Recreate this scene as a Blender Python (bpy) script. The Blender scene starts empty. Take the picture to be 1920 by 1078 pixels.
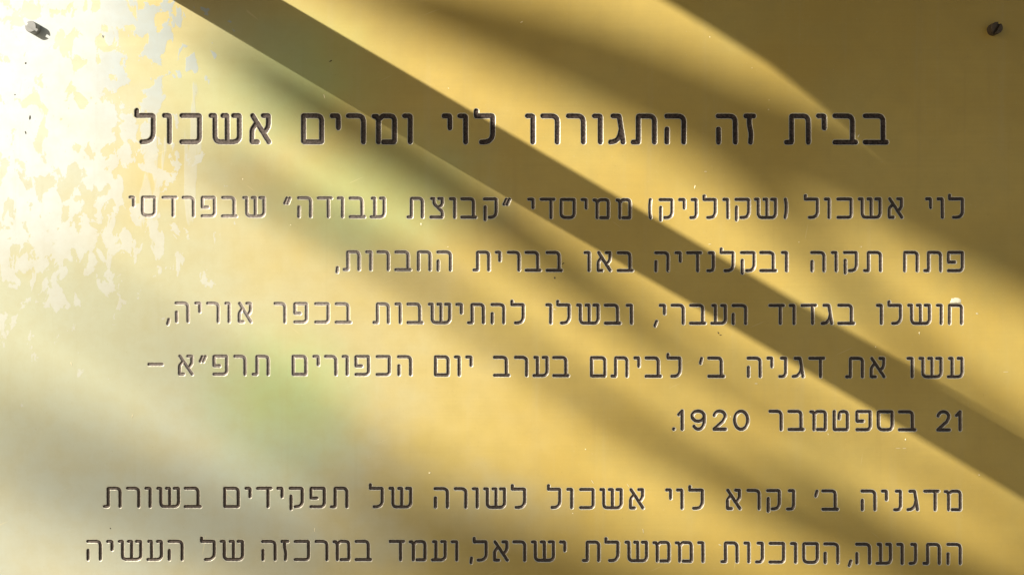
import bpy, math, random
import numpy as np
from mathutils import Vector, Matrix, geometry

random.seed(5)
C = bpy.context.scene
COL = C.collection
R = math.radians

# ------------------------------------------------------------------ scale
S = 0.0003125                 # metres per photograph pixel (the plaque is about 0.6 m wide)
Z0 = 1.50                     # height of the middle of the view above the ground
def P(px, py, out=0.0):
    """a point on the plaque face; out = metres in front of it (towards the viewer, -Y)"""
    return Vector(((px - 960) * S, -out, Z0 + (539 - py) * S))

# ------------------------------------------------------------------ camera
cam_d = bpy.data.cameras.new('camera')
cam = bpy.data.objects.new('camera', cam_d)
COL.objects.link(cam)
DIST = 1507 * S
cam.location = (0, -DIST, Z0)
cam.rotation_euler = (R(90), 0, 0)
cam_d.sensor_width = 36
cam_d.lens = 36 * 1507 / 1920
cam_d.clip_start = 0.01
cam_d.clip_end = 300
C.camera = cam

# ------------------------------------------------------------------ sun and sky
TH = R(55)                                    # angle between the sun and the plaque's normal
AZ = math.atan(0.585)                         # the shadows run down to the right at this slope
SUN = Vector((-math.sin(TH) * math.cos(AZ), -math.cos(TH), math.sin(TH) * math.sin(AZ)))
w = bpy.data.worlds.new('World')
C.world = w
w.use_nodes = True
wn = w.node_tree.nodes
sky = wn.new('ShaderNodeTexSky')
sky.sky_type = 'NISHITA'
sky.sun_disc = False
sky.sun_elevation = math.asin(SUN.z)
sky.sun_rotation = math.atan2(SUN.x, SUN.y)
sky.dust_density = 1.5
bg = wn['Background']
bg.inputs['Strength'].default_value = 0.058
w.node_tree.links.new(sky.outputs['Color'], bg.inputs['Color'])
sl = bpy.data.lights.new('sun', 'SUN')
sl.energy = 5.0
sl.angle = R(0.53)
sl.color = (1.0, 0.95, 0.84)
so = bpy.data.objects.new('sun', sl)
COL.objects.link(so)
so.rotation_euler = SUN.to_track_quat('Z', 'Y').to_euler()
so.location = SUN * 8
C.view_settings.view_transform = 'Standard'
C.view_settings.look = 'None'
C.view_settings.exposure = 0.68
C.view_settings.gamma = 1
C.view_settings.use_curve_mapping = False

# ------------------------------------------------------------------ helpers
def tag(o, label=None, cat=None, group=None, kind=None):
    if label: o['label'] = label
    if cat: o['category'] = cat
    if group: o['group'] = group
    if kind: o['kind'] = kind
    return o

def link(name, verts, faces, mats, parent=None, midx=None, smooth=False):
    me = bpy.data.meshes.new(name)
    me.from_pydata([tuple(v) for v in verts], [], faces)
    for m in mats: me.materials.append(m)
    if midx is not None:
        me.polygons.foreach_set('material_index', np.array(midx, dtype=np.int32))
    if smooth:
        me.polygons.foreach_set('use_smooth', np.ones(len(me.polygons), dtype=bool))
    me.update()
    o = bpy.data.objects.new(name, me)
    COL.objects.link(o)
    if parent: o.parent = parent
    return o

def box(v0, v1):
    x0, y0, z0 = v0; x1, y1, z1 = v1
    v = [(x0,y0,z0),(x1,y0,z0),(x1,y1,z0),(x0,y1,z0),(x0,y0,z1),(x1,y0,z1),(x1,y1,z1),(x0,y1,z1)]
    f = [(0,3,2,1),(4,5,6,7),(0,1,5,4),(1,2,6,5),(2,3,7,6),(3,0,4,7)]
    return v, f

def tube(pts, rads, n=10):
    pts = [Vector(p) for p in pts]
    V, F = [], []
    up = Vector((0.13, 0.9, 0.35)).normalized()
    for i, p in enumerate(pts):
        t = (pts[min(i+1, len(pts)-1)] - pts[max(i-1, 0)]).normalized()
        a = t.cross(up).normalized(); b = t.cross(a)
        for k in range(n):
            an = 2*math.pi*k/n
            V.append(p + (a*math.cos(an) + b*math.sin(an)) * rads[i])
    for i in range(len(pts)-1):
        for k in range(n):
            F.append((i*n+k, i*n+(k+1) % n, (i+1)*n+(k+1) % n, (i+1)*n+k))
    F.append(tuple(range(n-1, -1, -1)))
    F.append(tuple(range((len(pts)-1)*n, len(pts)*n)))
    return V, F

class NT:
    """small node-tree helper"""
    def __init__(s, name):
        s.m = bpy.data.materials.new(name); s.m.use_nodes = True
        s.t = s.m.node_tree; s.b = s.t.nodes['Principled BSDF']
    def n(s, typ, **kw):
        x = s.t.nodes.new(typ)
        for k, v in kw.items(): setattr(x, k, v)
        return x
    def l(s, a, b): s.t.links.new(a, b)
    def put(s, sock, v):
        if hasattr(v, 'is_output'): s.l(v, sock)
        else: sock.default_value = v
    def math(s, op, a, b=0.0, c=0.0, clamp=False):
        x = s.n('ShaderNodeMath', operation=op, use_clamp=clamp)
        s.put(x.inputs[0], a); s.put(x.inputs[1], b); s.put(x.inputs[2], c)
        return x.outputs[0]
    def smooth(s, v, a, b, lo=0.0, hi=1.0):
        x = s.n('ShaderNodeMapRange', interpolation_type='SMOOTHSTEP')
        s.put(x.inputs['Value'], v); s.put(x.inputs['From Min'], a); s.put(x.inputs['From Max'], b)
        s.put(x.inputs['To Min'], lo); s.put(x.inputs['To Max'], hi)
        return x.outputs[0]
    def mix(s, f, a, b):
        x = s.n('ShaderNodeMix', data_type='RGBA')
        s.put(x.inputs[0], f); s.put(x.inputs[6], a); s.put(x.inputs[7], b)
        return x.outputs[2]
    def noise(s, vec, scale, detail=2.0, rough=0.5, dist=0.0):
        x = s.n('ShaderNodeTexNoise')
        s.l(vec, x.inputs['Vector'])
        x.inputs['Scale'].default_value = scale; x.inputs['Detail'].default_value = detail
        x.inputs['Roughness'].default_value = rough; x.inputs['Distortion'].default_value = dist
        return x.outputs['Fac']
    def mapping(s, vec, scale=(1,1,1), loc=(0,0,0)):
        x = s.n('ShaderNodeMapping')
        s.l(vec, x.inputs['Vector'])
        x.inputs['Scale'].default_value = scale; x.inputs['Location'].default_value = loc
        return x.outputs['Vector']

# ------------------------------------------------------------------ materials
def brass_panel():
    k = NT('weathered_brass')
    tc = k.n('ShaderNodeTexCoord').outputs['Object']
    g = 1 / S / 1000.0                                   # -> thousands of photograph pixels from the plate's middle
    co = k.mapping(tc, (g, g, g))
    sep = k.n('ShaderNodeSeparateXYZ'); k.l(co, sep.inputs[0])
    x, z = sep.outputs[0], sep.outputs[2]
    # fine horizontal brushing of the sheet
    brush = k.noise(k.mapping(co, (3.0, 1, 260.0)), 1.0, 3.0, 0.6)
    brush2 = k.noise(k.mapping(co, (1.2, 1, 60.0)), 1.0, 2.0, 0.6)
    cloud = k.noise(co, 2.6, 3.0, 0.55)
    cloud2 = k.noise(k.mapping(co, (1, 1, 1), (7, 3, 2)), 5.5, 3.0, 0.6)
    base = k.mix(k.smooth(cloud, .35, .65), (0.50, 0.35, 0.080, 1), (0.57, 0.415, 0.110, 1))
    base = k.mix(k.smooth(cloud2, .45, .75, 0, .35), base, (0.43, 0.36, 0.12, 1))       # greenish tarnish
    base = k.mix(k.math('MULTIPLY', brush, 0.30), base, (0.40, 0.27, 0.08, 1))
    # sky and foliage reflections painted into the base colour as soft patches
    def patch(px, py, rx, ry):
        ax = k.math('DIVIDE', k.math('SUBTRACT', x, (px-960)/1000), rx)
        az = k.math('DIVIDE', k.math('SUBTRACT', z, (539-py)/1000), ry)
        dd = k.math('SQRT', k.math('ADD', k.math('MULTIPLY', ax, ax), k.math('MULTIPLY', az, az)))
        dd = k.math('ADD', dd, k.math('MULTIPLY', k.math('SUBTRACT', cloud2, .5), .8))
        return k.smooth(dd, 1.0, .1)
    sky_sheen = patch(100, 640, 1.10, .66)  # pale sky reflection painted in from the left
    sky_glare = patch(10, 190, .34, .52)  # brightest sky reflection, painted into the upper left corner
    leaf_sheen = k.math('MAXIMUM', k.math('MAXIMUM', patch(520, 150, .30, .20), patch(530, 760, .20, .22)), k.math('MULTIPLY', patch(700, 360, .3, .2), .7))  # green foliage reflections painted as fixed patches
    base = k.mix(k.math('MULTIPLY', sky_sheen, .85), base, (0.425, 0.445, 0.315, 1))
    base = k.mix(k.math('MULTIPLY', leaf_sheen, .70), base, (0.355, 0.455, 0.17, 1))
    base = k.mix(k.math('MULTIPLY', patch(330, 130, .36, .34), .65), base, (0.41, 0.40, 0.235, 1))
    base = k.mix(k.math('MULTIPLY', patch(230, 1000, .90, .33), .70), base, (0.405, 0.435, 0.375, 1))  # greyer sky reflection painted along the lower left
    base = k.mix(k.math('MULTIPLY', sky_glare, .85), base, (0.455, 0.475, 0.385, 1))
    # flaking pale film (old lacquer and lime) in the corner at the upper left screw
    cx, cz = (70-960)/1000, (539-210)/1000
    dx = k.math('DIVIDE', k.math('SUBTRACT', x, cx), .37)
    dz = k.math('DIVIDE', k.math('SUBTRACT', z, cz), .52)
    d = k.math('SQRT', k.math('ADD', k.math('MULTIPLY', dx, dx), k.math('MULTIPLY', dz, dz)))
    fl = k.noise(k.mapping(co, (1, 1, .68), (1.3, 0, 4.1)), 28.0, 7.0, 0.58, 0.40)
    big = k.noise(k.mapping(co, (1, 1, .8), (2.3, 0, 1.1)), 6.5, 2.0, .5)
    fl = k.math('ADD', fl, k.math('MULTIPLY', k.math('SUBTRACT', big, .5), .38))
    thr = k.smooth(d, 0.10, 1.15, 0.42, 0.645)
    thr = k.math('ADD', thr, k.smooth(d, 1.1, 1.35, 0, .4))
    mask = k.smooth(k.math('SUBTRACT', fl, thr), 0.0, 0.012)
    # runs of the same film lower down
    fl2 = k.noise(k.mapping(co, (26, 1, 3.2), (3, 0, 2)), 1.0, 4.0, .5, .15)
    d2x = k.math('DIVIDE', k.math('SUBTRACT', x, (300-960)/1000), .34)
    d2z = k.math('DIVIDE', k.math('SUBTRACT', z, (539-330)/1000), .30)
    d2 = k.math('SQRT', k.math('ADD', k.math('MULTIPLY', d2x, d2x), k.math('MULTIPLY', d2z, d2z)))
    mask2 = k.smooth(k.math('SUBTRACT', fl2, k.smooth(d2, .2, 1.0, .56, .8)), 0, .02)
    film = k.math('MAXIMUM', mask, k.math('MULTIPLY', mask2, .6))
    filmc = k.mix(k.smooth(k.math('ADD', z, k.math('MULTIPLY', cloud, .3)), .38, .58), (0.48, 0.47, 0.385, 1), (0.345, 0.39, 0.385, 1))  # sky reflection on the flakes mixed into their colour
    filmc = k.mix(sky_glare, filmc, (0.53, 0.565, 0.56, 1))
    col = k.mix(k.math('MULTIPLY', film, .9), base, filmc)
    # old wipe marks, rain runs, dust and fine scratches
    run = k.noise(k.mapping(co, (34, 1, 1.6), (5, 1, 3)), 1.0, 4.0, .6)
    col = k.mix(k.smooth(run, .52, .80, 0, .12), col, (0.50, 0.47, 0.33, 1))
    run2 = k.noise(k.mapping(co, (70, 1, 2.2), (2, 1, 8)), 1.0, 3.0, .6)
    col = k.mix(k.smooth(run2, .55, .85, 0, .13), col, (0.30, 0.21, 0.07, 1))
    spk = k.noise(co, 210.0, 2.0, .7)
    col = k.mix(k.smooth(spk, .60, .80, 0, .22), col, (0.60, 0.54, 0.36, 1))
    col = k.mix(k.smooth(spk, .36, .24, 0, .25), col, (0.24, 0.17, 0.06, 1))
    mot = k.noise(co, 28.0, 5.0, .65)
    col = k.mix(k.smooth(mot, .35, .70, 0, .16), col, (0.36, 0.27, 0.085, 1))
    def scr(ang, sx, off, dens):
        mp = k.n('ShaderNodeMapping'); k.l(co, mp.inputs['Vector'])
        mp.inputs['Rotation'].default_value = (0, R(ang), 0); mp.inputs['Location'].default_value = off
        m2 = k.mapping(mp.outputs['Vector'], (sx, 1, 170.0))
        v = k.noise(m2, 1.0, 1.0, .4, .25)
        return k.smooth(v, dens, dens + .03, 0, .35)
    sc = k.math('MAXIMUM', k.math('MAXIMUM', scr(24, 7, (1, 0, 2), .775), scr(-38, 9, (4, 0, 1), .785)), scr(80, 8, (3, 0, 6), .785))
    col = k.mix(sc, col, (0.66, 0.56, 0.30, 1))
    k.l(col, k.b.inputs['Base Color'])
    k.l(k.math('MULTIPLY', .14, k.math('SUBTRACT', 1.0, k.math('MAXIMUM', film, sky_sheen))), k.b.inputs['Metallic'])
    rough = k.smooth(brush2, .3, .7, .54, .62)
    k.l(rough, k.b.inputs['Roughness'])
    k.b.inputs['Specular IOR Level'].default_value = 0.35
    k.l(k.math('ADD', .12, k.math('MULTIPLY', film, .2)), k.b.inputs['Coat Weight'])
    k.b.inputs['Coat Roughness'].default_value = 0.5
    bump = k.n('ShaderNodeBump')
    bump.inputs['Strength'].default_value = 0.16; bump.inputs['Distance'].default_value = 0.0002
    h = k.math('ADD', k.math('ADD', k.math('MULTIPLY', brush, .5), k.math('MULTIPLY', film, 1.2)), k.math('MULTIPLY', spk, .35))
    k.l(h, bump.inputs['Height']); k.l(bump.outputs[0], k.b.inputs['Normal'])
    return k.m

def simple(name, col, rough=.5, metal=0.0, var=.15, scale=300.0, coat=0.0):
    k = NT(name)
    tc = k.n('ShaderNodeTexCoord').outputs['Object']
    nz = k.noise(tc, scale, 4.0, .6)
    c2 = tuple(max(0, c * (1 - 2*var)) for c in col) + (1,)
    c3 = tuple(min(1, c * (1 + 2*var)) for c in col) + (1,)
    k.l(k.mix(nz, c2, c3), k.b.inputs['Base Color'])
    k.l(k.smooth(nz, .2, .8, rough - .08, rough + .08), k.b.inputs['Roughness'])
    k.b.inputs['Metallic'].default_value = metal
    k.b.inputs['Coat Weight'].default_value = coat
    return k.m

def paint_mat(name, c0, c1, ro, spec):
    k = NT(name)
    tc = k.n('ShaderNodeTexCoord').outputs['Object']
    nz = k.noise(tc, 900.0, 4.0, .65)
    col = k.mix(k.smooth(nz, .35, .75), c0, c1)
    g = 1 / S / 1000.0
    sep = k.n('ShaderNodeSeparateXYZ'); k.l(k.mapping(tc, (g, g, g)), sep.inputs[0])
    ax = k.math('DIVIDE', k.math('SUBTRACT', sep.outputs[0], (380-960)/1000), .62)
    az = k.math('DIVIDE', k.math('SUBTRACT', sep.outputs[2], (539-500)/1000), .36)
    dd = k.math('SQRT', k.math('ADD', k.math('MULTIPLY', ax, ax), k.math('MULTIPLY', az, az)))
    groove_glare = k.math('MULTIPLY', k.smooth(dd, 1.0, .2), k.smooth(nz, .3, .6, .5, 1.0))  # glare on the left letters, painted as a paler groove colour
    col = k.mix(k.math('MULTIPLY', groove_glare, .8), col, (0.26, 0.225, 0.20, 1))
    k.l(col, k.b.inputs['Base Color'])
    k.l(k.smooth(nz, .3, .7, ro - .07, ro + .07), k.b.inputs['Roughness'])
    k.b.inputs['Specular IOR Level'].default_value = spec
    k.b.inputs['Specular Tint'].default_value = (1.0, .80, .66, 1)
    k.b.inputs['Coat Weight'].default_value = .1*spec; k.b.inputs['Coat Roughness'].default_value = .5; k.b.inputs['Coat IOR'].default_value = 1.6
    bump = k.n('ShaderNodeBump'); bump.inputs['Strength'].default_value = .25; bump.inputs['Distance'].default_value = .0002
    k.l(nz, bump.inputs['Height']); k.l(bump.outputs[0], k.b.inputs['Normal'])
    return k.m

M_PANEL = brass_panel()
M_EDGE = simple('bare_cut_brass', (0.66, 0.59, 0.46), .45, .3, .30, 260)
M_PAINT = paint_mat('black_groove_paint', (0.005, 0.003, 0.002, 1), (0.034, 0.022, 0.018, 1), .50, 1.0)
M_PAINT_TITLE = paint_mat('matt_black_groove_paint', (0.008, 0.005, 0.004, 1), (0.085, 0.062, 0.056, 1), .55, .4)
M_STEEL = simple('dull_screw_steel', (0.30, 0.295, 0.28), .78, 0, .12, 600)
M_STEEL_BROWN = simple('brown_screw_steel', (0.085, 0.062, 0.038), .7, .1, .3, 600)  # darker brown steel for the right screw
M_DAB = simple('cream_paint', (0.62, 0.58, 0.43), .6, 0, .12, 500)
M_NICK = simple('scratched_bright_metal', (0.85, 0.76, 0.50), .35, .5, .05, 800)
M_DIRT = simple('dark_dirt', (0.05, 0.04, 0.02), .7, 0, .3, 900)
M_WALL = simple('pale_plaster', (0.42, 0.38, 0.31), .85, 0, .12, 40)
M_GROUND = simple('beige_paving', (0.17, 0.15, 0.11), .9, 0, .15, 6)
M_SHADOW_CASTER = simple('added_shadow_caster_dark', (0.06, 0.07, 0.06), .5, .3, .15, 60)
M_BARK = simple('grey_bark', (0.14, 0.11, 0.08), .9, 0, .3, 30)
M_LEAF = simple('green_leaf', (0.06, 0.11, 0.03), .55, 0, .3, 20)

# ------------------------------------------------------------------ the setting: wall and ground
v, f = box((-6, 0.012, 0.0), (6, 0.30, 3.2))
tag(link('plaster_wall', v, f, [M_WALL]), 'pale plaster wall behind the brass plaque', 'wall')
v = [(-40, -40, 0), (40, -40, 0), (40, 40, 0), (-40, 40, 0)]
tag(link('ground', v, [(0, 1, 2, 3)], [M_GROUND]), kind='structure')

# ------------------------------------------------------------------ lettering: stroke skeletons, u across, v down, optional corner radius (in letter heights)
def ell(cx, cy, rx, ry, a0, a1, n=18):
    return [(cx + rx*math.cos(R(a0 + (a1-a0)*i/n)), cy + ry*math.sin(R(a0 + (a1-a0)*i/n))) for i in range(n+1)]
G = {
 'א': [[(.08,0),(1,1)], [(.32,.27),(.05,.52,.10),(.05,1,.03),(.36,1)], [(.68,0),(.97,0,.03),(.97,.44,.14),(.70,.66)]],
 'ב': [[(0,0),(.84,0,.22),(.84,1)], [(0,1),(1,1)]],
 'ג': [[(.2,0),(.70,0,.05),(1,1)], [(.84,.52),(.70,.82,.2),(.38,.97,.2),(0,1)]],
 'ד': [[(0,0),(1,0)], [(.77,0),(.77,1)]],
 'ה': [[(0,0),(1,0,.24),(1,1)], [(.02,.5),(.02,1)]],
 'ו': [[(0,0),(1,0,.06),(1,1)]],
 'ז': [[(0,0),(1,0)], [(.46,0),(.42,.32,.15),(.68,.66,.15),(.58,1)]],
 'ח': [[(0,1),(0,0,.03),(1,0,.2),(1,1)]],
 'ט': [[(0,0),(0,1,.04),(1,1,.08),(1,0,.24),(.40,0,.2),(.36,.38)]],
 'י': [[(0,0),(1,0,.06),(1,.46)]],
 'כ': [[(0,0),(1,0,.06),(1,1,.18),(0,1)]],
 'ל': [[(0,-.19),(0,0),(1,0,.06),(1,1,.36),(.32,1)]],
 'מ': [[(0,.02),(.12,.02),(.22,.16),(.22,1)], [(.22,.16),(.42,0,.06),(1,0,.2),(1,1,.04),(.46,1)]],
 'ם': [[(0,0),(1,0,.2),(1,1,.03),(0,1,.03),(0,0)]],
 'נ': [[(.28,0),(1,0,.05),(1,1,.22),(0,1)]],
 'ס': [[(.5,0),(1,0,.05),(1,1,.26),(0,1,.26),(0,0,.05),(.5,0)]],
 'ע': [[(.08,0),(.27,0,.03),(.27,1)], [(.72,0),(1,0,.04),(1,1,.26),(0,1)]],
 'פ': [[(.45,.53),(0,.53,.02),(0,0,.05),(1,0,.05),(1,1,.22),(0,1)]],
 'צ': [[(.06,0),(.26,0,.03),(.26,.28,.06),(.94,.70,.12),(.94,1,.05),(0,1)], [(.66,0),(.94,0,.03),(.94,.32,.10),(.60,.50)]],
 'ק': [[(.03,0),(1,0,.08),(1,1,.34),(.42,1)], [(.08,.43),(.08,1.12)]],
 'ר': [[(0,0),(1,0,.24),(1,1)]],
 'ש': [[(0,0),(.14,0,.03),(.14,1,.22),(1,1,.26),(1,0,.03),(.8,0)], [(.42,0),(.57,0,.03),(.57,1)]],
 'ת': [[(0,1),(.24,1,.03),(.24,0,.04),(1,0,.22),(1,1)]],
 ',': [[(1,.90),(0,1.14)]],
 "'": [[(1,.03),(0,.28)]],
 '"': [[(.42,.02),(0,.29)], [(1,.02),(.58,.29)]],
 '-': [[(0,.46),(1,.46)]],
 '.': [[(.5,.985),(.5,1)]],
 ')': [[(.2,0),(.85,.22,.3),(1,.5,.3),(.8,.76,.3),(0,1)]],
 '(': [[(.8,0),(.15,.24,.3),(0,.5,.3),(.2,.78,.3),(1,1)]],
 '0': [ell(.5,.5,.5,.5,0,360,28)],
 '1': [[(0,.2),(.95,0),(.95,1)]],
 '2': [ell(.5,.28,.46,.28,190,372,16) + [(.78,.55),(0,1,.02),(1,1)]],
 '9': [ell(.5,.28,.5,.28,0,360,24), [(1,.28),(1,.55)] + ell(.52,.55,.48,.45,0,140,14)],
}

# every letter as it stands in the photograph: (character, left, right) in quarter pixels from the column's left edge; columns 0, 480, 960, 1440
COLX = (0, 480, 960, 1440)
K = 3.9917
LINES = [
 dict(r=4.55, gap=20, y=[(240,212.5,271),(720,213,271),(1200,213.5,271.5),(1680,213,271.5)], t=[
  (3,'ב',710,905),(3,'ב',483,675),(3,'י',360,440),(3,'ת',120,320),(2,'ז',1733,1828),(2,'ה',1525,1690),(2,'ה',1140,1305),(2,'ת',890,1085),
  (2,'ג',720,850),(2,'ו',600,680),(2,'ר',405,553),(2,'ר',212,358),(2,'ו',98,175),(1,'ל',1630,1790),(1,'ו',1508,1587),(1,'י',1390,1470),
  (1,'ו',1093,1173),(1,'מ',865,1055),(1,'ר',673,823),(1,'י',553,635),(1,'ם',338,510),(0,'א',1862,2031),(0,'ש',1562,1810),(0,'כ',1343,1512),
  (0,'ו',1213,1287),(0,'ל',1005,1165)]),
 dict(r=2.95, gap=13, y=[(240,367,407),(720,369,410),(1200,372,411.5),(1680,370,410.5)], t=[
  (3,'ל',1348,1468),(3,'ו',1263,1318),(3,'י',1175,1230),(3,'א',892,1015),(3,'ש',673,852),(3,'כ',513,635),(3,'ו',418,470),(3,'ל',270,383),
  (3,')',118,150),(2,'ש',1812,1986),(2,'ק',1662,1785),(2,'ו',1575,1628),(2,'ל',1428,1535),(2,'נ',1328,1392),(2,'י',1245,1303),(2,'ק',1095,1210),
  (2,'(',1020,1050),(2,'מ',775,895),(2,'מ',602,733),(2,'י',513,567),(2,'ס',357,478),(2,'ד',207,327),(2,'י',115,170),
  (1,'"',1845,1910),(1,'ק',1697,1810),(1,'ב',1530,1657),(1,'ו',1445,1500),(1,'צ',1298,1412),(1,'ת',1127,1258),(1,'ע',852,972),(1,'ב',695,822),
  (1,'ו',605,660),(1,'ד',457,575),(1,'ה',308,422),(1,'"',205,265),(0,'ש',1815,1988),(0,'ב',1655,1780),(0,'פ',1503,1618),(0,'ר',1360,1460),
  (0,'ד',1210,1330),(0,'ס',1055,1170),(0,'י',963,1012)]),
 dict(r=2.95, gap=13, y=[(240,469,508),(720,469.5,508.5),(1200,471,510.5),(1680,470.5,510.5)], t=[
  (3,'פ',1340,1468),(3,'ת',1163,1305),(3,'ח',1013,1130),(3,'ת',713,855),(3,'ק',560,675),(3,'ו',472,523),(3,'ה',317,432),(3,'ו',98,152),
  (2,'ב',1852,1986),(2,'ק',1705,1825),(2,'ל',1555,1668),(2,'נ',1455,1520),(2,'ד',1303,1425),(2,'י',1217,1272),(2,'ה',1065,1180),(2,'ב',785,912),
  (2,'א',630,748),(2,'ו',537,590),(2,'ב',252,382),(2,'ב',95,222),(1,'ר',1878,1981),(1,'י',1790,1838),(1,'ת',1622,1755),(1,'ה',1350,1468),
  (1,'ח',1205,1315),(1,'ב',1037,1167),(1,'ר',903,1003),(1,'ו',818,872),(1,'ת',650,783),(1,',',595,622)]),
 dict(r=2.95, gap=13, y=[(240,565,605),(720,567,607.5),(1200,569.5,609),(1680,569.5,609.2)], t=[
  (3,'ח',1348,1462),(3,'ו',1257,1310),(3,'ש',1043,1222),(3,'ל',895,1005),(3,'ו',808,862),(3,'ב',520,655),(3,'ג',395,490),(3,'ד',245,370),
  (3,'ו',155,208),(3,'ד',3,128),(2,'ה',1643,1762),(2,'ע',1485,1610),(2,'ב',1327,1457),(2,'ר',1188,1295),(2,'י',1100,1155),(2,',',1060,1095),
  (2,'ו',852,907),(2,'ב',688,820),(2,'ש',480,657),(2,'ל',332,440),(2,'ו',250,303),(1,'ל',1905,2013),(1,'ה',1755,1867),(1,'ת',1580,1715),
  (1,'י',1493,1550),(1,'ש',1287,1463),(1,'ב',1127,1255),(1,'ו',1038,1092),(1,'ת',872,1003),(1,'ב',590,718),(1,'כ',437,552),(1,'פ',280,390),
  (1,'ר',133,228),(0,'א',1775,1890),(0,'ו',1680,1727),(0,'ר',1543,1645),(0,'י',1455,1507),(0,'ה',1308,1418),(0,',',1243,1275)]),
 dict(r=2.95, gap=13, y=[(240,664.5,704),(720,665.5,705),(1200,668,708),(1680,668.7,709)], t=[
  (3,'ע',1340,1465),(3,'ש',1127,1308),(3,'ו',1037,1092),(3,'א',757,882),(3,'ת',578,720),(3,'ד',302,430),(3,'ג',178,275),(3,'נ',78,145),
  (2,'י',1905,1958),(2,'ה',1757,1870),(2,'ב',1462,1597),(2,"'",1400,1432),(2,'ל',1157,1270),(2,'ב',993,1125),(2,'י',910,962),(2,'ת',738,873),
  (2,'ם',585,708),(2,'ב',302,433),(2,'ע',153,275),(2,'ר',15,122),(1,'ב',1775,1903),(1,'י',1567,1622),(1,'ו',1482,1533),(1,'ם',1333,1450),
  (1,'ה',1057,1170),(1,'כ',897,1010),(1,'פ',737,855),(1,'ו',643,695),(1,'ר',510,610),(1,'י',423,478),(1,'ם',267,385),(0,'ת',1885,2019),
  (0,'ר',1747,1845),(0,'פ',1590,1708),(0,'"',1487,1550),(0,'א',1327,1450),(0,'-',1103,1225)]),
 dict(r=3.05, gap=13, y=[(240,765,805),(720,766,806),(1200,767,807),(1680,768.5,808.5)], t=[
  (3,'1',1400,1452),(3,'2',1258,1370),(3,'ב',973,1112),(3,'ס',815,942),(3,'פ',655,778),(3,'ט',485,608),(3,'מ',310,443),(3,'ב',147,277),
  (3,'ר',5,112),(2,'0',1655,1778),(2,'2',1500,1612),(2,'9',1337,1452),(2,'1',1237,1288),(2,'.',1200,1225)]),
 dict(r=2.95, gap=13, y=[(240,912,952),(720,912,952.5),(1200,914.7,954.7),(1680,917.5,958)], t=[
  (3,'מ',1317,1452),(3,'ד',1163,1287),(3,'ג',1037,1132),(3,'נ',938,1005),(3,'י',847,900),(3,'ה',693,813),(3,'ב',400,533),(3,"'",347,380),
  (3,'נ',135,205),(2,'ק',1900,2013),(2,'ר',1755,1862),(2,'א',1597,1718),(2,'ל',1320,1437),(2,'ו',1228,1285),(2,'י',1147,1200),(2,'א',872,993),
  (2,'ש',655,830),(2,'כ',503,620),(2,'ו',407,460),(2,'ל',262,370),(1,'ל',1908,2023),(1,'ש',1700,1873),(1,'ו',1615,1668),(1,'ר',1480,1583),
  (1,'ה',1330,1445),(1,'ש',992,1170),(1,'ל',845,957),(1,'ת',553,692),(1,'פ',400,523),(1,'ק',243,358),(1,'י',152,207),(1,'ד',0,125),
  (0,'י',1830,1883),(0,'ם',1670,1795),(0,'ב',1375,1512),(0,'ש',1170,1348),(0,'ו',1080,1135),(0,'ר',942,1050),(0,'ת',770,910)]),
 dict(r=2.95, gap=13, y=[(240,1011.5,1051),(720,1011.5,1051.5),(1200,1013,1053.5),(1680,1017,1058.5)], t=[
  (3,'ה',1335,1452),(3,'ת',1157,1295),(3,'נ',1053,1118),(3,'ו',960,1017),(3,'ע',805,930),(3,'ה',653,773),(3,',',598,632),(3,'ה',415,535),
  (3,'ס',257,382),(3,'ו',165,220),(3,'כ',5,130),(2,'נ',1820,1887),(2,'ו',1733,1785),(2,'ת',1560,1697),(2,'ו',1388,1442),(2,'מ',1220,1355),
  (2,'מ',1052,1187),(2,'ש',843,1020),(2,'ל',692,805),(2,'ת',525,662),(2,'י',352,408),(2,'ש',142,323),(2,'ר',3,108),(1,'א',1770,1893),
  (1,'ל',1622,1735),(1,',',1598,1625),(1,'ו',1457,1515),(1,'ע',1310,1428),(1,'מ',1143,1277),(1,'ד',993,1117),(1,'ב',738,870),(1,'מ',573,707),
  (1,'ר',438,543),(1,'כ',282,405),(1,'ז',183,250),(1,'ה',38,155),(0,'ש',1645,1827),(0,'ל',1497,1615),(0,'ה',1253,1375),(0,'ע',1095,1220),
  (0,'ש',883,1065),(0,'י',795,850),(0,'ה',645,763)]),
]

def round_poly(pts, h):
    """polyline (x, y, radius) with its corners rounded"""
    out = []
    n = len(pts)
    closed = n > 2 and abs(pts[0][0]-pts[-1][0]) < 1e-6 and abs(pts[0][1]-pts[-1][1]) < 1e-6
    for i, p in enumerate(pts):
        r = p[2] * h if len(p) > 2 else 0
        if r <= 0 or i in (0, n-1):
            out.append((p[0], p[1])); continue
        a = np.array(pts[i-1][:2]); b = np.array(p[:2]); c = np.array(pts[i+1][:2])
        la, lc = np.linalg.norm(a-b), np.linalg.norm(c-b)
        t = min(r, la*.5 if i > 1 else la*.95, lc*.5 if i < n-2 else lc*.95)
        p0 = b + (a-b)/la*t; p1 = b + (c-b)/lc*t
        for q in range(7):
            s = q/6
            out.append(tuple((1-s)**2*p0 + 2*s*(1-s)*b + s*s*p1))
    return out

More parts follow.
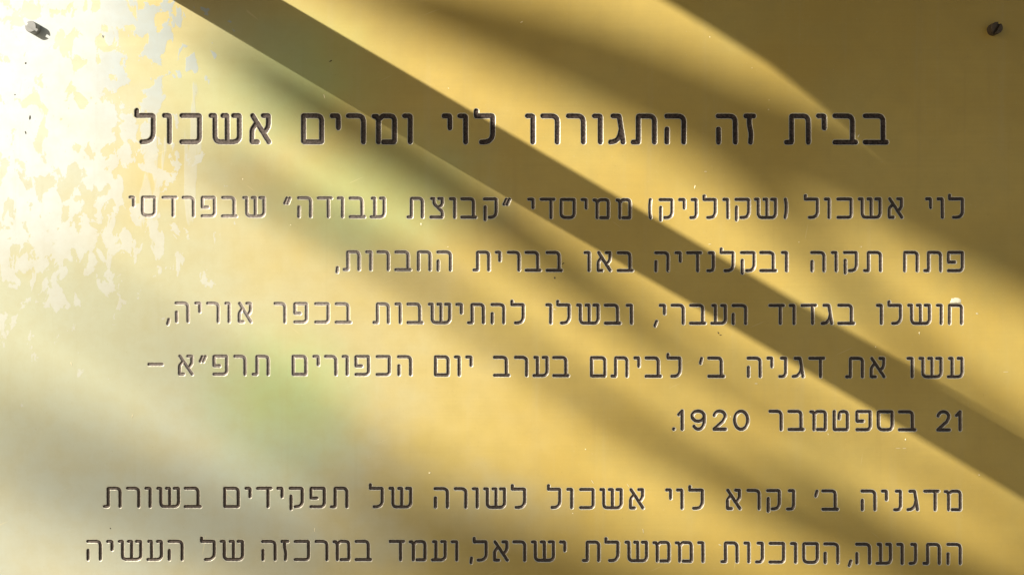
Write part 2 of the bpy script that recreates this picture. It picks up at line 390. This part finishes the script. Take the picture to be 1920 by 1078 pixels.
def contours(F, x0, y0, st, lev):
    """closed iso-lines of the grid F at lev (marching squares), as lists of points"""
    A = F - lev
    A[np.abs(A) < 1e-9] = 1e-9
    ny, nx = A.shape
    nxt = {}
    pos = {}
    I = A < 0
    code = I[:-1,:-1]*1 + I[:-1,1:]*2 + I[1:,1:]*4 + I[1:,:-1]*8
    tab = {1:[(3,0)],2:[(0,1)],3:[(3,1)],4:[(1,2)],5:[(3,2),(1,0)],6:[(0,2)],7:[(3,2)],8:[(2,3)],9:[(2,0)],10:[(0,3),(2,1)],11:[(2,1)],12:[(1,3)],13:[(1,0)],14:[(0,3)]}
    def edge(j, i, e):
        if e == 0: k = ('h', j, i)
        elif e == 2: k = ('h', j+1, i)
        elif e == 3: k = ('v', j, i)
        else: k = ('v', j, i+1)
        if k not in pos:
            if k[0] == 'h':
                a, b = A[k[1], k[2]], A[k[1], k[2]+1]; s = a/(a-b)
                pos[k] = (x0 + (k[2]+s)*st, y0 + k[1]*st)
            else:
                a, b = A[k[1], k[2]], A[k[1]+1, k[2]]; s = a/(a-b)
                pos[k] = (x0 + k[2]*st, y0 + (k[1]+s)*st)
        return k
    for j, i in zip(*np.nonzero((code > 0) & (code < 15))):
        for e0, e1 in tab[int(code[j, i])]:
            nxt[edge(j, i, e0)] = edge(j, i, e1)
    loops = []
    while nxt:
        k0 = next(iter(nxt)); k = k0; loop = []
        while k in nxt:
            loop.append(pos[k]); k = nxt.pop(k)
        if len(loop) > 5: loops.append(loop)
    return loops

def thin(loop, tol):
    """drop the points of a closed loop that lie within tol of the line through their neighbours kept"""
    p = np.array(loop)
    n = len(p)
    i0 = int(np.argmax(p[:, 0])); p = np.roll(p, -i0, axis=0)
    i1 = int(np.argmax(((p - p[0])**2).sum(1)))
    keep = {0, i1}
    st = [(0, i1), (i1, n)]
    while st:
        a, b = st.pop()
        if b - a < 2: continue
        q = p[a:b]; A = p[a]; B = p[b % n]
        d = B - A; L = np.hypot(*d) + 1e-12
        dist = np.abs(d[0]*(q[:,1]-A[1]) - d[1]*(q[:,0]-A[0]))/L
        m = int(np.argmax(dist))
        if dist[m] > tol or L > 6 and b - a > 3 and L > 8:
            m = m if dist[m] > tol else (b-a)//2
            if m == 0: continue
            keep.add(a+m); st += [(a, a+m), (a+m, b)]
    return [tuple(p[i]) for i in sorted(keep)]

class Sheet:
    def __init__(s): s.v = []; s.f = []; s.m = []
    def add(s, verts, faces, mi=0):
        o = len(s.v); s.v += verts
        for f in faces: s.f.append(tuple(i+o for i in f)); s.m.append(mi)

def loc(px, py, depth=0.0):                          # plate-local: depth in pixels behind the face
    return ((px-960)*S, depth*S, (539-py)*S)

plate = Sheet()
PX0, PX1, PY0, PY1 = -26.0, 1931.0, -38.0, 1330.0

def cut_letter(letters, r, cell, word):
    segs = []
    for ch, xl, xr, yt, yb in letters:
        h = yb - yt - 2*r
        tl = random.uniform(-.004, .004)                 # hand-set letters never stand quite square
        for st_ in G[ch]:
            pts = [((xl + r) + p[0]*(xr-xl-2*r) + tl*(p[1]-.5)*h*2, (yt + r) + p[1]*h) + tuple(p[2:]) for p in st_]
            q = round_poly(pts, h)
            segs += list(zip(q[:-1], q[1:]))
    xl = min(l[1] for l in letters); xr = max(l[2] for l in letters); yt = letters[0][3]
    rim = r + 1.05
    x0, x1, y0, y1 = cell
    gx0 = max(xl - 4, x0 + .3); gx1 = min(xr + 4, x1 - .3)
    step = .4
    nx = int((gx1-gx0)/step) + 1; ny = int((y1-y0-1)/step) + 1
    X, Y = np.meshgrid(gx0 + np.arange(nx)*step, y0 + .5 + np.arange(ny)*step)
    def sdf(X, Y):
        D = np.full(X.shape, 1e9)
        for (ax, ay), (bx, by) in segs:
            dx, dy = bx-ax, by-ay; L2 = dx*dx+dy*dy + 1e-9
            t = np.clip(((X-ax)*dx + (Y-ay)*dy)/L2, 0, 1)
            D = np.minimum(D, np.hypot(X-ax-t*dx, Y-ay-t*dy))
        return D
    D = sdf(X, Y)
    # the cutter wanders a little
    wob = .10*np.sin(X*.9 + yt) + .10*np.sin(Y*.8 + xl*.3) + .06*np.sin(X*2.3+Y*1.7)
    Dw = D + wob*(D > .3*r)
    depth = .66*r if r < 4 else 2.5
    if r < 4: LV = [(rim, 0.0), (r, .30), (r*.80, depth*.48), (r*.52, depth*.80), (r*.24, depth)]   # ball-cut groove
    else: LV = [(rim, 0.0), (r, .35), (r*.80, depth*.66), (r*.58, depth*.95), (r*.40, depth)]          # flat-bottomed groove
    V2, E, DEP = [], [], []
    for lev, dep in LV:
        for lp in contours(Dw.copy(), gx0, y0+.5, step, lev):
            lp = thin(lp, .035 if lev > .6*r else .06)
            o = len(V2)
            V2 += lp; DEP += [dep]*len(lp)
            E += [(o+i, o+(i+1) % len(lp)) for i in range(len(lp))]
    o = len(V2)
    V2 += [(x0,y0),(x1,y0),(x1,y1),(x0,y1)]; DEP += [0]*4
    E += [(o,o+1),(o+1,o+2),(o+2,o+3),(o+3,o)]
    vo, eo, fo, ov, oe, of_ = geometry.delaunay_2d_cdt([Vector(p) for p in V2], E, [], 0, 1e-5)
    dep = []
    for i, p in enumerate(vo):
        src = ov[i]
        dep.append(DEP[src[0]] if src else 0.0)
    cen = np.array([[sum(vo[i].x for i in f)/3, sum(vo[i].y for i in f)/3] for f in fo])
    cd = sdf(cen[:,0], cen[:,1])
    cd = cd + (.10*np.sin(cen[:,0]*.9 + yt) + .10*np.sin(cen[:,1]*.8 + xl*.3) + .06*np.sin(cen[:,0]*2.3+cen[:,1]*1.7))*(cd > .3*r)
    P3 = [loc(p.x, p.y, d) for p, d in zip(vo, dep)]
    fp, fr, fg = [], [], []
    for f, d in zip(fo, cd):
        a, b, c = (vo[i] for i in f)
        area = (b.x-a.x)*(c.y-a.y) - (b.y-a.y)*(c.x-a.x)
        f = tuple(f) if area > 0 else tuple(reversed(f))
        if abs(area) < 1e-7: continue
        allz = all(dep[i] == 0 for i in f)
        if d > rim - .02 and allz: fp.append(f)
        elif max(dep[i] for i in f) <= .36: fr.append(f)
        else: fg.append(f)
    def sub(faces):
        used = sorted({i for f in faces for i in f}); mp = {u: k for k, u in enumerate(used)}
        return [P3[u] for u in used], [tuple(mp[i] for i in f) for f in faces]
    plate.add(*sub(fp))
    vv, ff = sub(fr + fg)
    word.add(vv, ff)
    word.m[-len(ff):] = [0]*len(fr) + [1]*len(fg)

plaque = bpy.data.objects.new('memorial_plaque', None)
COL.objects.link(plaque)
plaque.location = (0, 0, Z0)
plaque.empty_display_size = .05
tag(plaque, 'weathered brass plaque engraved with black Hebrew text, streaked by diagonal sunlight', 'plaque')

def rect(x0, x1, y0, y1):
    if x1 - x0 < 1e-6 or y1 - y0 < 1e-6: return
    plate.add([loc(x0,y0), loc(x1,y0), loc(x1,y1), loc(x0,y1)], [(0, 1, 2, 3)])

yprev = PY0
for li, L in enumerate(LINES):
    ys = L['y']
    def yat(x):
        xs = [q[0] for q in ys]
        return np.interp(x, xs, [q[1] for q in ys]), np.interp(x, xs, [q[2] for q in ys])
    T = []
    for c, ch, a, b in L['t']:
        T.append((COLX[c] + a/K, COLX[c] + b/K, ch))
    y0 = min(q[1] for q in ys) - 17; y1 = max(q[2] for q in ys) + 13
    rect(PX0, PX1, yprev, y0); yprev = y1
    ln = bpy.data.objects.new('text_line', None); COL.objects.link(ln); ln.parent = plaque
    ln.empty_display_size = .01
    if li == 0: ln['label'] = 'larger heading line of engraved letters'
    words = [[T[0]]]
    for a, b in zip(T[:-1], T[1:]):
        if a[0] - b[1] > L['gap']: words.append([])
        words[-1].append(b)
    flat = [t for wd in words for t in wd]
    edges = [PX1] + [(a[0] + b[1])/2 for a, b in zip(flat[:-1], flat[1:])] + [PX0]
    # keep the triangulated cells close to the letters, plain sheet in between
    i = 0
    right_done = PX1
    for wd in words:
        sh = Sheet()
        clus = [[wd[0]]]                                 # letters that nearly touch (a comma under a letter) are cut together
        for q in wd[1:]:
            if clus[-1][-1][0] - q[1] < 4.5: clus[-1].append(q)
            else: clus.append([q])
        for cl_ in clus:
            xr_ = max(q[1] for q in cl_); xl_ = min(q[0] for q in cl_)
            cr = min(edges[i], xr_ + 7); cl = max(edges[i+len(cl_)], xl_ - 7)
            rect(cr, right_done, y0, y1); right_done = cl
            cut_letter([(ch, a, b) + yat((a+b)/2) for a, b, ch in cl_], L['r'], (cl, cr, y0, y1), sh)
            i += len(cl_)
        link('word', sh.v, sh.f, [M_EDGE, M_PAINT if li else M_PAINT_TITLE], ln, sh.m, smooth=True)
    rect(PX0, right_done, y0, y1)
rect(PX0, PX1, yprev, PY1)
# edges and back of the sheet
TK = 10.0                                            # plate thickness, pixels (3 mm)
a = [loc(PX0,PY0), loc(PX1,PY0), loc(PX1,PY1), loc(PX0,PY1)]
b = [loc(PX0,PY0,TK), loc(PX1,PY0,TK), loc(PX1,PY1,TK), loc(PX0,PY1,TK)]
plate.add(a + b, [(1,0,4,5),(2,1,5,6),(3,2,6,7),(0,3,7,4),(4,7,6,5)])
plate.f = [tuple(f) for f in plate.f]
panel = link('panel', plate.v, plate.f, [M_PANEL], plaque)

# ------------------------------------------------------------------ screws: slotted heads that stand proud of the sheet
def screw(px, py, turn):
    rr, hh = 11*S, 15*S
    sw, sd = 2.6*S, 6*S
    V, F = [], []
    def prof(side):                                   # half a slotted head, as an outline
        out = []
        a0 = math.asin(sw/rr)
        for q in range(17):
            an = a0 + (math.pi - 2*a0)*q/16
            out.append((rr*math.cos(an), side*rr*math.sin(an)))
        return out
    def solid(outline, z0, z1, bev=0.0):
        n = len(outline); o = len(V)
        for (zz, sc) in ((z0, 1), (z1-bev, 1), (z1, 1-bev/rr)):
            for (x, y) in outline: V.append((x*sc, y*sc if abs(y) > sw*1.05 else y, zz))
        for l in range(2):
            for q in range(n):
                F.append((o+l*n+q, o+l*n+(q+1) % n, o+(l+1)*n+(q+1) % n, o+(l+1)*n+q))
        F.append(tuple(o+2*n+q for q in range(n)))
    circ = [(rr*math.cos(2*math.pi*q/32), rr*math.sin(2*math.pi*q/32)) for q in range(32)]
    solid(circ, -6*S, hh-sd)
    head_top1 = prof(1); head_top2 = list(reversed(prof(-1)))
    solid(head_top1, hh-sd, hh, 1.2*S); solid(head_top2, hh-sd, hh, 1.2*S)
    o = link('screw', V, F, [M_STEEL], plaque)
    # local z -> out of the plate (-Y)
    o.matrix_local = Matrix.Translation(Vector(loc(px, py))) @ Matrix.Rotation(R(90), 4, 'X') @ Matrix.Rotation(R(turn), 4, 'Z')
    return o
s1 = screw(66, 55, -31); s1['label'] = 'screw in bright glare with a pale flat shadow'
s2 = screw(1861, 57, 62); s2.data.materials[0] = M_STEEL_BROWN; s2['label'] = 'screw in deep shade'

# ------------------------------------------------------------------ small marks on the sheet
def blob(name, px, py, rx, ry, mat, hgt=.8, rot=0, half=False, label=None):
    V, F = [], []
    n = 22; rings = 5
    rnd = [1 + random.uniform(-.14, .14) for _ in range(n)]
    for q in range(rings):
        rr = 1 - q/rings
        for k in range(n):
            an = 2*math.pi*k/n
            x = rr*rx*math.cos(an)*rnd[k]; y = rr*ry*math.sin(an)*rnd[k]
            if half and y > ry*.15: y = ry*.15
            x, y = x*math.cos(rot) - y*math.sin(rot), x*math.sin(rot) + y*math.cos(rot)
            V.append(loc(px+x, py+y, -hgt*(1 - rr*rr) if q else .3))
    for q in range(rings-1):
        for k in range(n):
            F.append((q*n+k, q*n+(k+1) % n, (q+1)*n+(k+1) % n, (q+1)*n+k))
    F.append(tuple((rings-1)*n+k for k in range(n)))
    o = link(name, V, F, [mat], plaque, smooth=True)
    if label: o['label'] = label
    return o
blob('paint_dab', 1792, 566.5, 12, 9, M_DAB, 1.2, 0, True, 'cream paint dab at the top of a letter')
for (x, y, rx, ry, rot) in ((620,115,3.2,1.1,-.5),(1347,624,2.6,1.2,.9),(1351,628,2.4,.9,-.1),(1056,494,2.8,1.0,-.6),(1040,521,1.6,2.2,0),
                            (193,69,1.0,3,-.2),(207,990,1.3,1.3,0),(56,221,1.8,5,0.05),(48,249,1.4,3.4,-.2),(48,119,1.8,2.0,.7),(28,178,1.4,1.4,0)):
    blob('dirt_speck', x, y, rx, ry, M_DIRT, .9, rot)
for (x, y, rx, ry, rot) in ((608,181,.8,5,-.25),(790,421,1.6,3.0,0),(1303,351,1.0,4.5,.2),(978,42,3,1,-.5),(1331,70,1,1.6,0),(1441,206,1.2,1.2,0),
                            (1610,255,1.0,4.4,.45),(1323,322,3.2,.9,0),(1331,458,3,.9,0),(1832,588,2.8,1.6,.2),(1724,625,.9,3,0),(1886,697,6,.6,0),(1418,719,3.5,1.0,0.1),
                            (134,683,.8,5,-.3),(248,780,.9,4,.1),(806,886,2.4,1.2,-.3),(590,993,1.0,4.5,0),(1098,842,1.3,1.3,0),(1111,903,.8,5,-.6),(1178,910,.7,5,-.6),
                            (1206,995,.9,5,-.2),(1074,962,1.3,1.2,0),(1698,824,1.4,2.2,.2),(1684,840,5.5,.6,0),(1696,840,4,.7,0),(1553,814,1.1,1.6,0),(1836,890,1.6,1.2,0),
                            (1350,1021,3.2,1.2,0.3),(1615,463,1.3,1.3,0),(1041,580,3,.9,.2),(1255,508,2.4,.9,0),(455,336,1,2,0),(1854,664,7,9,0) if 0 else (1642,650,.9,1.4,0),
                            (1370,781,1,1.6,0),(840,463,1.2,1,0),(545,422,1.1,1,0),(1498,454,1,1.2,0),(1442,188,.9,.9,0),(1410,128,1,.8,0),(841,166,1.3,1,0)):
    blob('nick', x, y, rx, ry, M_NICK, .35, rot)

# ------------------------------------------------------------------ what shades the plaque (outside the frame, between it and the low sun)
def shade(pts, t):
    """points (px, py) where a shadow should fall, lifted t metres towards the sun"""
    return [P(x, y) + SUN*t for x, y in pts]

# unseen square bar, added out from the wall to cast the sharp band
br = bpy.data.objects.new('added_bar', None); COL.objects.link(br)
br.location = P(268, -92)
tag(br, 'unseen square bar added above the plaque to cast the sharp shadow band', 'shadow_bar')
hw = 38*S
v, f = box((-hw, -0.465, -hw), (hw, 0.02, hw)); link('added_bar_arm', v, f, [M_SHADOW_CASTER], br)
v, f = box((-hw*1.5, 0.004, -hw*1.25), (hw*1.5, 0.012, hw*2.2)); link('added_bar_flange', v, f, [M_SHADOW_CASTER], br)

# unseen board, outlined by the shadow wanted over the upper right corner
def board(name, pts, t, th, mat, label, cat):
    q = shade(pts, t); n = len(q)
    off = SUN*th
    V = q + [p + off for p in q]
    F = [tuple(range(n)), tuple(range(2*n-1, n-1, -1))] + [(i, n+i, n+(i+1) % n, (i+1) % n) for i in range(n)]
    return tag(link(name, V, F, [mat]), label, cat)
board('added_board', [(1225,-10),(1440,119),(1550,200),(1625,262),(1790,395),(1920,500),(2200,640),(4000,900),(4000,-2500),(-1100,-1400)], .75, .02, M_SHADOW_CASTER,
      'unseen board added to shade the upper right corner of the plaque', 'shadow_board')

tree = bpy.data.objects.new('added_shade_tree', None); COL.objects.link(tree)  # unseen limbs, laid along the soft shadow streaks they should cast
TT = 4.2
base = P(2900, 900) + SUN*TT
tree.location = (base.x, base.y, 0)
tag(tree, 'unseen tree with bare limbs shaped to cast the soft shadow streaks', 'tree')
def limb(pts, rads, t, name='limb'):
    q = [p - tree.location for p in shade(pts, t)]
    V, F = tube(q, [r*S for r in rads])
    return link(name, V, F, [M_BARK], tree, smooth=True)
hb = base.z
V, F = tube([Vector((0,0,-.1)), Vector((.05,0,1.2)), Vector((-.03,0.05,hb-.4)), Vector((0,0,hb+.4)), Vector((-.1,0,hb+1.0))], [.14,.11,.09,.07,.04])
link('added_trunk', V, F, [M_BARK], tree, smooth=True)
limb([(560,-60),(800,10),(1080,108),(1220,165),(1360,230),(1600,312),(1750,395),(1920,490),(2300,680),(2900,900)], [14,56,82,90,96,94,88,76,80,100], TT)
limb([(110,540),(200,590),(420,720),(560,800),(800,960),(1000,1020),(1400,1180),(2200,1300),(2900,1200)], [6,20,28,40,62,70,70,70,90], 6.8)
limb([(1280,255),(1420,368),(1520,452),(1600,535),(1690,640),(1800,735),(2000,880),(2900,1300)], [6,32,36,30,28,36,44,60], TT)
limb([(430,140),(600,252),(760,345),(930,455),(1120,590),(1350,760),(1700,1000),(2900,1500)], [4,15,17,15,12,12,20,30], TT*.9)
limb([(350,262),(430,320),(700,470),(960,645),(1250,840),(1550,990),(1900,1140),(2900,1100)], [6,24,28,22,40,56,58,90], TT)
limb([(-150,760),(0,830),(150,880),(300,950),(700,1090),(1300,1250),(2200,1450),(2900,1350)], [30,62,68,72,84,70,60,80], 9.0)
limb([(370,40),(500,130),(640,212),(760,280),(900,375),(1050,490),(1180,575),(1290,648),(1500,760),(2900,1500)], [12,38,50,54,54,46,30,24,20,30], TT*.95)
